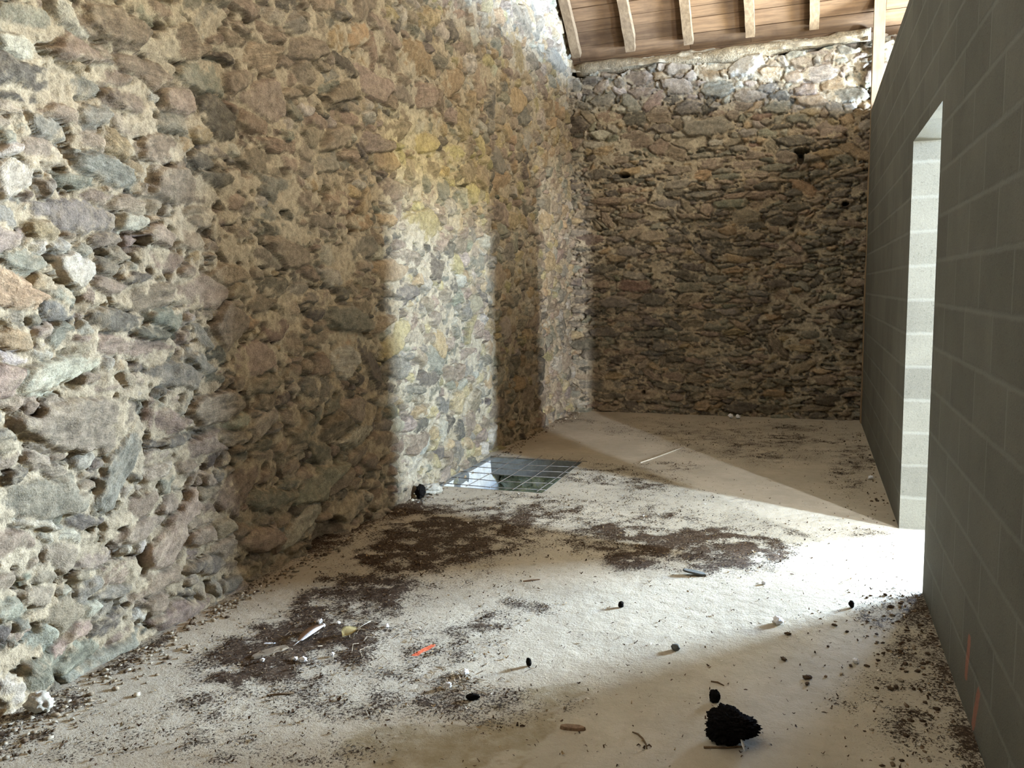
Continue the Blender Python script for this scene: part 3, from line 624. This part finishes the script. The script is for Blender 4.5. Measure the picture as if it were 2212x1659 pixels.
def lump(name, x, y, size, mat, seed, rough=.25, fine=.0, sub=4, rz=None, sink=.12, peak=None, parent=None):
    bm = bmesh.new(); bmesh.ops.create_icosphere(bm, subdivisions=sub, radius=1)
    o_ = Vector((seed * 3.7, seed * 1.9, seed * .7)); rz = seed * 1.3 if rz is None else rz
    for v in bm.verts:
        d = v.co.normalized(); k = 1 + rough * mnoise.noise(d * 1.7 + o_) + rough * .5 * mnoise.noise(d * 4.1 + o_)
        if fine: k += fine * mnoise.noise(d * 11 + o_) + fine * .6 * mnoise.noise(d * 23 + o_)
        p = d * k
        if peak is not None: p.z *= peak(p.x, p.y)
        v.co = Vector((p.x * size[0], p.y * size[1], p.z * size[2]))
    zmin = min(v.co.z for v in bm.verts); h = size[2]
    for v in bm.verts:
        v.co.z = max(v.co.z - zmin - sink * h, 0.)
    z0 = FZ(x, y)
    o = bm_obj(name, bm, mat, parent, (x, y, z0), smooth=True); o.rotation_euler.z = rz; return o

def FZ(x, y):
    i = min(max(np.searchsorted(xs_f, x), 0), len(xs_f) - 1); j = min(max(np.searchsorted(ys_f, y), 0), len(ys_f) - 1)
    return float(Z_f[i, j])

def twig(name, pts, rad, mat, lift=None, sides=7):
    bm = bmesh.new(); p0 = Vector((*pts[0][:2], 0)); P = []
    for i, p in enumerate(pts):
        r_ = rad[i] if hasattr(rad, '__len__') else rad
        P.append(Vector((p[0], p[1], FZ(p[0], p[1]) + r_ * .9 + (p[2] if len(p) > 2 else 0))) - p0)
    add_tube(bm, P, rad, sides)
    return bm_obj(name, bm, mat, None, p0, smooth=True)

M_PALESTONE = mottled('pale_rubble', (.38, .35, .29), .9, .3, 40, .6, .006)
# the big black crumbly clump with what lies against it
o = lump('dung_clump', -.212, 2.632, (.084, .058, .046), M_SOOT, 5, .3, .16, 6, math.radians(14), .25, lambda x, y: .75 + .55 * max(0, min(1, .55 - x * .75)))
tag(o, 'large black crumbly clump of dung on the bare floor in front', 'dung')
q = Vector((-.225, 2.585, 0))
twig('twig', [(q.x - .075 * RV.x, q.y - .075 * RV.y - .004), (q.x, q.y - .006), (q.x + .06 * RV.x, q.y + .06 * RV.y)], (.004, .0035, .0025), M_TWIG)
tag(bpy.data.objects['twig'], 'straight dark twig lying along the front of the large black clump', 'twig')
bm = bmesh.new(); add_tube(bm, [(0, 0, 0), (-.006, .006, .018), (-.014, .014, .034)], (.0025, .005, .0022), 8)
o = bm_obj('feather', bm, M_WHITE, None, (-.168, 2.574, FZ(-.168, 2.574) + .003), smooth=True); tag(o, 'tiny white feather leaning on the right of the large black clump', 'feather')
o = lump('dung_clump', -.295, 2.875, (.019, .017, .026), M_SOOT, 8, .22, .12, 4, 0, .3); tag(o, 'small black round clump of dung behind the large black one', 'dung')
o = lump('dung_clump', -1.03, 2.935, (.011, .011, .018), M_SOOT, 9, .25, .12, 3); tag(o, 'black thimble-sized clump on the litter, right of the tangle of twigs', 'dung')
o = lump('dung_clump', -.81, 3.64, (.013, .012, .016), M_SOOT, 10, .25, .12, 3); tag(o, 'black clump casting a long shadow on the bright middle of the floor', 'dung')
o = lump('dung_clump', .21, 3.955, (.012, .012, .018), M_SOOT, 11, .25, .12, 3); tag(o, 'small dark brown clump on the bright floor just inside the doorway', 'dung')
o = lump('dung_clump', -1.14, 2.615, (.026, .012, .012), M_SOOT, 12, .3, .12, 3, .3); tag(o, 'flat black clump at the front edge of the twig tangle', 'dung')

def chunk(name, x, y, L, W, T, rz, mat, seed, tilt=0.):
    bm = bmesh.new(); rr = random.Random(seed); top = []; bot = []
    n = 12
    for k in range(n):
        t = 2 * math.pi * k / n; c, s = math.cos(t), math.sin(t)
        rr_ = (abs(c) ** 3.5 + abs(s) ** 3.5) ** (-1 / 3.5) * rr.uniform(.82, 1.05)
        top.append(bm.verts.new((c * rr_ * L / 2 * .94, s * rr_ * W / 2 * .9, T * rr.uniform(.8, 1.05)))); bot.append(bm.verts.new((c * rr_ * L / 2, s * rr_ * W / 2, 0)))
    bm.faces.new(top); bm.faces.new(bot[::-1])
    for k in range(n): bm.faces.new([bot[k], bot[(k + 1) % n], top[(k + 1) % n], top[k]])
    bmesh.ops.bevel(bm, geom=bm.edges[:], offset=min(T, W) * .12, segments=2, affect='EDGES')
    zz = FZ(x, y) + (L / 2 * math.sin(abs(tilt)) if tilt else 0)
    o = bm_obj(name, bm, mat, None, (x, y, zz)); o.rotation_euler = (0, tilt, rz); return o
o = chunk('wood_chip', -.735, 2.535, .092, .030, .012, math.radians(8), M_CHIP, 2); tag(o, 'brown oblong wood chip on the tan floor by the front edge', 'wood chip')
o = chunk('slate_shard', -.54, 4.19, .125, .05, .010, math.radians(8), M_SLATE, 3, .16); tag(o, 'thin dark slate shard propped at an angle past the brown litter patch', 'slate')
o = chunk('wood_chip', -1.33, 3.85, .10, .012, .006, math.radians(35), M_CHIP, 4); tag(o, 'narrow brown splinter alone on the tan floor in the middle', 'wood chip')
o = chunk('wood_chip', -2.10, 2.70, .17, .055, .010, math.radians(62), mottled('greyed_wood', (.19, .15, .105), .9, .2, 50, .4, .002), 6); tag(o, 'flat grey-brown strip half buried in the dark litter, below the long feather', 'wood chip')
o = twig('twig', [(-.535, 2.575), (-.515, 2.567), (-.495, 2.545), (-.478, 2.515), (-.47, 2.49)], (.0022, .003, .0032, .003, .002), M_TWIG); tag(o, 'thin curved twig standing alone on the tan floor, left of the large black clump', 'twig')
o = twig('twig', [(-1.885, 2.395), (-1.845, 2.42), (-1.80, 2.445)], (.0035, .0045, .003), M_TWIG); tag(o, 'short dark twig on the speckled litter at the lower left', 'twig')
o = twig('twig', [(-.325, 3.02), (-.30, 3.02), (-.275, 3.005)], (.003, .0035, .002), M_TWIG); tag(o, 'short brown twig beyond the small black clump', 'twig')
o = twig('stick', [(-1.345, 6.82), (-1.26, 7.06), (-1.17, 7.34), (-1.095, 7.59)], (.006, .0065, .006, .005), M_PALE); tag(o, 'long pale stick lying on the floor beyond the opening', 'stick')

M_DROP = mottled('brown_dropping', (.075, .048, .026), .95, .4, 90, .7, .003)
for i, (x, y) in enumerate([(0.13, 3.71), (0.18, 3.66), (-0.07, 3.3), (0.02, 3.16), (0.1, 3.48), (0.24, 3.34), (0.31, 3.48), (0.31, 3.17), (0.42, 3.75), (0.18, 3.32), (-0.06, 3.55), (0.02, 3.11)]):
    s_ = (.016, .012, .02, .022, .011, .014, .012, .018, .011, .012, .018, .014)[i]
    o = lump('dropping', x, y, (s_ * .8, s_ * .5, s_ * .3), M_DROP, 60 + i, .45, .2, 3); tag(o, 'flattened brown dropping on the floor between the doorway corner and the large black clump', 'dropping', 'flattened droppings by the doorway corner')

# feather: brown upper vane, white lower vane, quill
t = empty('feather', (-2.03, 2.81, FZ(-2.03, 2.81) + .012), math.radians(84)); tag(t, 'long brown and white feather lying on the dark litter', 'feather')
def vane(name, side, mat):
    n = 14; V = []
    bm = bmesh.new(); A = []; B = []; A2 = []; B2 = []
    for k in range(n + 1):
        s = k / n; w = .027 * (math.sin(math.pi * min(1, s * .85 + .12)) ** .7) * (1 if s < .97 else .5)
        x = .165 * s; zc = .016 * math.sin(s * 2.6)
        A.append(bm.verts.new((x, 0, zc + .002))); B.append(bm.verts.new((x + .008, side * w, zc + .006 - .004 * s)))
        A2.append(bm.verts.new((x, 0, zc))); B2.append(bm.verts.new((x + .008, side * w, zc + .0045 - .004 * s)))
    for k in range(n):
        bm.faces.new([A[k], A[k + 1], B[k + 1], B[k]]); bm.faces.new([A2[k], B2[k], B2[k + 1], A2[k + 1]]); bm.faces.new([B[k], B[k + 1], B2[k + 1], B2[k]])
    o = bm_obj(name, bm, mat, t, smooth=True); return o
tag(vane('vane', 1, M_FEATHB), 'brown upper vane'); tag(vane('vane', -1, M_FEATH), 'white lower vane')
bm = bmesh.new(); add_tube(bm, [(-.035, 0, -.004), (0, 0, .001), (.08, 0, .015), (.165, 0, .006)], (.0013, .0018, .0013, .0006), 6); bm_obj('quill', bm, M_WHITE, t, smooth=True)
o = chunk('feather', -2.155, 2.775, .055, .016, .004, math.radians(20), M_FEATH, 11); tag(o, 'short pale grey feather at the left end of the dark litter', 'feather')

# dry leaf with its stalk
t = empty('dry_leaf', (-1.86, 2.955, FZ(-1.86, 2.955) + .012), math.radians(75)); tag(t, 'yellowed dry leaf with a long stalk on the dark litter', 'leaf')
bm = bmesh.new(); n = 10; rows = []
for k in range(n + 1):
    s = k / n; w = .034 * math.sin(math.pi * (s ** .75)) + .001; x = -.055 + .085 * s
    rows.append([bm.verts.new((x + .004 * abs(j), w * j / 2, .012 * math.sin(s * 3) + .006 * abs(j) * (1 if j > 0 else .3))) for j in (-2, -1, 0, 1, 2)])
for a, b in zip(rows, rows[1:]):
    for j in range(4): bm.faces.new([a[j], b[j], b[j + 1], a[j + 1]])
bmesh.ops.solidify(bm, geom=bm.faces[:], thickness=.0012); bm_obj('blade', bm, M_LEAF, t, smooth=True)
bm = bmesh.new(); add_tube(bm, [(.02, 0, .004), (.07, -.004, .012), (.125, .004, .010)], (.0018, .0014, .0016), 6); bm_obj('stalk', bm, M_PALE, t, smooth=True)

# white crumbs of plaster and chalk, one by one
CR = [(-2.07, 3.03, .012, 'white crumb of chalk above the long feather, at its tip'), (-2.028, 2.995, .009, 'flat white crumb of chalk touching the tip of the long feather'),
      (-1.985, 3.05, .008, 'white crumb of chalk between the long feather and the yellow leaf'), (-1.76, 3.09, .010, 'white crumb of chalk right of the yellow leaf'),
      (-1.92, 2.68, .013, 'largest white crumb of chalk on the front edge of the dark litter'), (-1.955, 2.675, .009, 'smaller white crumb of chalk touching the largest one on the dark litter'),
      (-1.84, 2.77, .009, 'white crumb of chalk on the litter below the yellow leaf'), (-2.075, 2.62, .008, 'white crumb of chalk at the near left tip of the dark litter'),
      (-1.245, 2.785, .014, 'white crumb of chalk at the top of the twig tangle'), (-1.265, 2.67, .013, 'white crumb of chalk in the middle of the twig tangle'),
      (-.105, 3.66, .021, 'big white lump of chalk beside a shadow edge, out from the doorway'), (-.19, 4.15, .010, 'white crumb of chalk alone on the bright floor near the slate shard'),
      (-.83, 9.47, .026, 'left one of two white stones at the foot of the back wall'), (-.75, 9.46, .026, 'right one of two white stones at the foot of the back wall'),
      (.465, 6.69, .018, 'white pebble against the foot of the block partition beyond the doorway'), (.20, 3.36, .012, 'white crumb of chalk on the shaded floor near the doorway corner')]
for i, (x, y, s_, lb) in enumerate(CR):
    o = lump('chalk_crumb', x, y, (s_ * 1.15, s_ * .9, s_ * .8), M_WHITE, 20 + i, .55, .2, 3); tag(o, lb, 'chalk crumb', 'white crumbs on the floor')
o = lump('pebble', -.495, 3.255, (.019, .015, .014), M_SLATE, 41, .2, .05, 3); tag(o, 'smooth dark grey pebble at the edge of the bright floor', 'pebble')
o = lump('stone', -2.62, 5.36, (.07, .045, .04), M_PALESTONE, 44, .35, .06, 4, .7); tag(o, 'pale broken stone at the near corner of the floor opening, by the wall', 'stone')
o = lump('dung_clump', -2.64, 5.20, (.05, .035, .05), M_SOOT, 45, .3, .12, 4); tag(o, 'black clump beside the pale broken stone at the wall foot', 'dung')
o = lump('stone', -2.60, 2.03, (.045, .035, .035), M_PALESTONE, 46, .35, .06, 4, .4); tag(o, 'pale stone in the dark rubble at the near left corner', 'stone')

# reinforcing mesh across the opening
t = empty('rebar_mesh', (0, 0, 0)); tag(t, 'rusty steel reinforcing mesh lying across the floor opening', 'rebar mesh')
rr = random.Random(3)
for k in range(6):
    y = 5.655 + .205 * k; bm = bmesh.new(); x0 = -2.71 + rr.uniform(0, .03); x1 = HX1 + rr.uniform(.0, .04)
    if k == 5: y = 6.715; x1 = HX1 + .05
    add_tube(bm, [(x0, y, .010), ((x0 + x1) / 2, y + rr.uniform(-.006, .006), .007 - (.004 if k < 5 else 0)), (x1, y + rr.uniform(-.006, .006), .012)], .0028, 6)
    bm_obj('bar', bm, M_STEEL, t, smooth=True)
for k in range(5):
    x = -2.62 + .19 * k; bm = bmesh.new()
    add_tube(bm, [(x - .01, 5.57, .018), (x + rr.uniform(-.006, .006), 6.1, .014), (x + .005, 6.80 + rr.uniform(-.02, .03), .019)], .0028, 6)
    bm_obj('bar', bm, M_STEEL, t, smooth=True)

# ------------------------------------------------------------------ what nobody could count: leaf litter, twig tangle, rubble
def col_mat(name, rough=.9):
    m, nt, b = new_mat(name, rough, .2)
    a = N(nt, 'ShaderNodeVertexColor', layer_name='Col').outputs[0]; n1 = noise_n(nt, tex_co(nt), 90, 3)
    v = map_range(nt, n1, .3, .7, .75, 1.25); c = N(nt, 'ShaderNodeCombineXYZ')
    for i in range(3): nt.links.new(v, c.inputs[i])
    nt.links.new(mix_n(nt, 1., a, c.outputs[0], 'MULTIPLY'), b.inputs['Base Color']); return m
M_COL = col_mat('litter')
def mesh_np(name, V, F, C):
    me = bpy.data.meshes.new(name); V = V.reshape(-1, 3).astype(np.float32); k = F.shape[1]
    me.vertices.add(len(V)); me.vertices.foreach_set('co', V.ravel())
    me.loops.add(F.size); me.loops.foreach_set('vertex_index', F.ravel().astype(np.int32))
    me.polygons.add(len(F)); me.polygons.foreach_set('loop_start', np.arange(0, F.size, k, dtype=np.int32)); me.update(calc_edges=True)
    a = me.color_attributes.new('Col', 'FLOAT_COLOR', 'POINT'); c = np.ones((len(V), 4), np.float32); c[:, :3] = C.reshape(-1, 3); a.data.foreach_set('color', c.ravel())
    return me
rs = np.random.RandomState(77)
n = 420000; px = rs.uniform(-2.64, .50, n); py = 1.4 + 8.1 * rs.rand(n) ** 1.35
D = dirt_at(px, py); inh = (px > HX0 - .02) & (px < HX1 + .02) & (py > HY0 - .02) & (py < HY1 + .02)
fine = np.clip(.5 + 1.2 * fbm(px * 9, py * 9, 3, 8), .05, 1.4)
ok = (rs.rand(n) < (D ** 1.2 * fine * .27 + .011 * (py < 6.5))) & ~inh
px = px[ok]; py = py[ok]; n = len(px)
L = rs.uniform(.004, .017, n) * rs.uniform(.6, 1.3, n); Wd = L * rs.uniform(.18, .6, n); th = rs.uniform(0, 6.283, n)
ux, uy = np.cos(th), np.sin(th)
ii = np.clip(np.searchsorted(xs_f, px), 0, len(xs_f) - 1); jj = np.clip(np.searchsorted(ys_f, py), 0, len(ys_f) - 1); bz = Z_f[ii, jj]
V = np.zeros((n, 6, 3)); cur = rs.uniform(-.4, .6, n) * L; lift = rs.uniform(.0005, .003, n); tw = rs.uniform(-.35, .35, n) * Wd
for k, (s, w) in enumerate(((-1, -1), (-1, 1), (0, -1), (0, 1), (1, -1), (1, 1))):
    wk = Wd * (.5 if s else 1.)
    V[:, k, 0] = px + ux * L * s / 2 - uy * wk * w / 2; V[:, k, 1] = py + uy * L * s / 2 + ux * wk * w / 2
    V[:, k, 2] = bz + lift + np.maximum(cur, 0) * (abs(s)) + np.maximum(-cur, 0) * (1 - abs(s)) + w * tw * .5 + np.abs(tw) * .5
idx = np.arange(n)[:, None] * 6
F = np.concatenate([idx + np.array([0, 2, 3, 1]), idx + np.array([2, 4, 5, 3])])
kind = rs.rand(n)
C = np.where((kind < .80)[:, None], np.array((.06, .034, .017)), np.where((kind < .965)[:, None], np.array((.30, .22, .12)), np.array((.62, .58, .52)))) * rs.uniform(.5, 1.35, (n, 1))
o = link('leaf_litter', mesh_np('leaf_litter', V, F, np.repeat(C[:, None], 6, 1)), M_COL); tag(o, 'scattered crumbs of brown leaf litter and droppings on the floor', 'litter', kind='stuff')

def lumps_np(name, cx, cy, size, C, seed):
    bm = bmesh.new(); bmesh.ops.create_icosphere(bm, subdivisions=1, radius=1); v0 = np.array([v.co for v in bm.verts]); f0 = np.array([[v.index for v in f.verts] for f in bm.faces]); bm.free()
    r_ = np.random.RandomState(seed); n = len(cx); m = len(v0)
    V = v0[None] * (1 + r_.uniform(-.45, .4, (n, m, 1))) * (size[:, None, None] * r_.uniform(.6, 1.2, (n, 1, 3)))
    V[..., 0] += cx[:, None]; V[..., 1] += cy[:, None]; V[..., 2] *= .55; V[..., 2] += size[:, None] * .3
    V[..., 2] = np.maximum(V[..., 2], .0)
    F = (np.arange(n)[:, None, None] * m + f0[None]).reshape(-1, 3)
    return mesh_np(name, V, F, np.repeat(C[:, None], m, 1))
n = 1300; yy = 1.7 + 7.8 * rs.rand(n) ** 1.7; xx = -2.73 + .06 + np.abs(rs.normal(0, .075, n)) * np.where(yy < 2.7, 1.5, .8)
sel = ~((yy > HY0 - .05) & (yy < HY1 + .05)); xx, yy = xx[sel], yy[sel]; n = len(xx)
C = np.array([(.10, .07, .045), (.24, .19, .13), (.38, .33, .25)])[rs.choice(3, n, p=(.3, .35, .35))] * rs.uniform(.7, 1.2, (n, 1))
o = link('rubble', lumps_np('rubble', xx, yy, rs.uniform(.004, .014, n) * rs.uniform(.5, 1.3, n), C, 5), M_COL); tag(o, 'crumbled mortar and grit along the foot of the left wall', 'rubble', kind='stuff')
n = 260; xx = .53 - np.abs(rs.normal(0, .16, n)); yy = np.where(rs.rand(n) < .75, rs.uniform(2.4, 4.2, n), rs.uniform(5.5, 9., n)); xx = np.where(yy > 5, .53 - np.abs(rs.normal(0, .07, n)), xx)
C = np.array([(.075, .048, .028), (.17, .12, .075), (.36, .30, .22)])[rs.choice(3, n, p=(.6, .3, .1))] * rs.uniform(.7, 1.2, (n, 1))
o = link('crumbs', lumps_np('crumbs', xx, yy, rs.uniform(.004, .013, n), C, 6), M_COL); tag(o, 'brown crumbs of dung and earth along the foot of the block partition', 'litter', kind='stuff')
bm = bmesh.new(); rr = random.Random(8)
for cx_, cy_, sx_, sy_, nn_ in ((-1.24, 2.72, .075, .06, 70), (-1.98, 2.85, .16, .13, 45), (-1.80, 3.0, .1, .09, 30)):
    for k in range(nn_):
        x = rr.gauss(cx_, sx_); y = rr.gauss(cy_, sy_); a_ = rr.uniform(0, 6.28); l_ = rr.uniform(.02, .06); z = FZ(x, y) + rr.uniform(.001, .014)
        add_tube(bm, [(x, y, z), (x + math.cos(a_) * l_ / 2, y + math.sin(a_) * l_ / 2, z + rr.uniform(0, .012)), (x + math.cos(a_ + .4) * l_, y + math.sin(a_ + .4) * l_, z * .6)], rr.uniform(.0006, .0018), 4, False)
o = bm_obj('twig_tangle', bm, mottled('straw_and_twigs', (.12, .08, .05), .9, .8, 25, .3, .001, .25, (.30, .24, .17))); tag(o, 'fine dark twigs and straw tangled on the floor', 'litter', kind='stuff')


# ------------------------------------------------------------------ camera
yaw, pitch, roll, F = math.radians(20.204), math.radians(6.595), math.radians(-1.044), 1754.9
f = Vector((-math.sin(yaw) * math.cos(pitch), math.cos(yaw) * math.cos(pitch), -math.sin(pitch)))
r = Vector((math.cos(yaw), math.sin(yaw), 0)); u = r.cross(f)
r2 = r * math.cos(roll) + u * math.sin(roll); u2 = -r * math.sin(roll) + u * math.cos(roll)
cd = bpy.data.cameras.new('camera'); cam = bpy.data.objects.new('camera', cd); COL.objects.link(cam)
cd.sensor_width = 36; cd.sensor_fit = 'HORIZONTAL'; cd.lens = F / 2212 * 36; cd.clip_start = .02
m = Matrix((r2, u2, -f)).transposed().to_4x4(); m.translation = Vector((0, 0, 1.5)); cam.matrix_world = m
SC.camera = cam
SC.view_settings.view_transform = 'Standard'
try: SC.view_settings.look = 'None'
except Exception: pass
SC.view_settings.gamma = 1; SC.view_settings.use_curve_mapping = False
SC.view_settings.exposure = 0.58
SC.cycles.use_denoising = True
SC.cycles.max_bounces = 6; SC.cycles.diffuse_bounces = 5
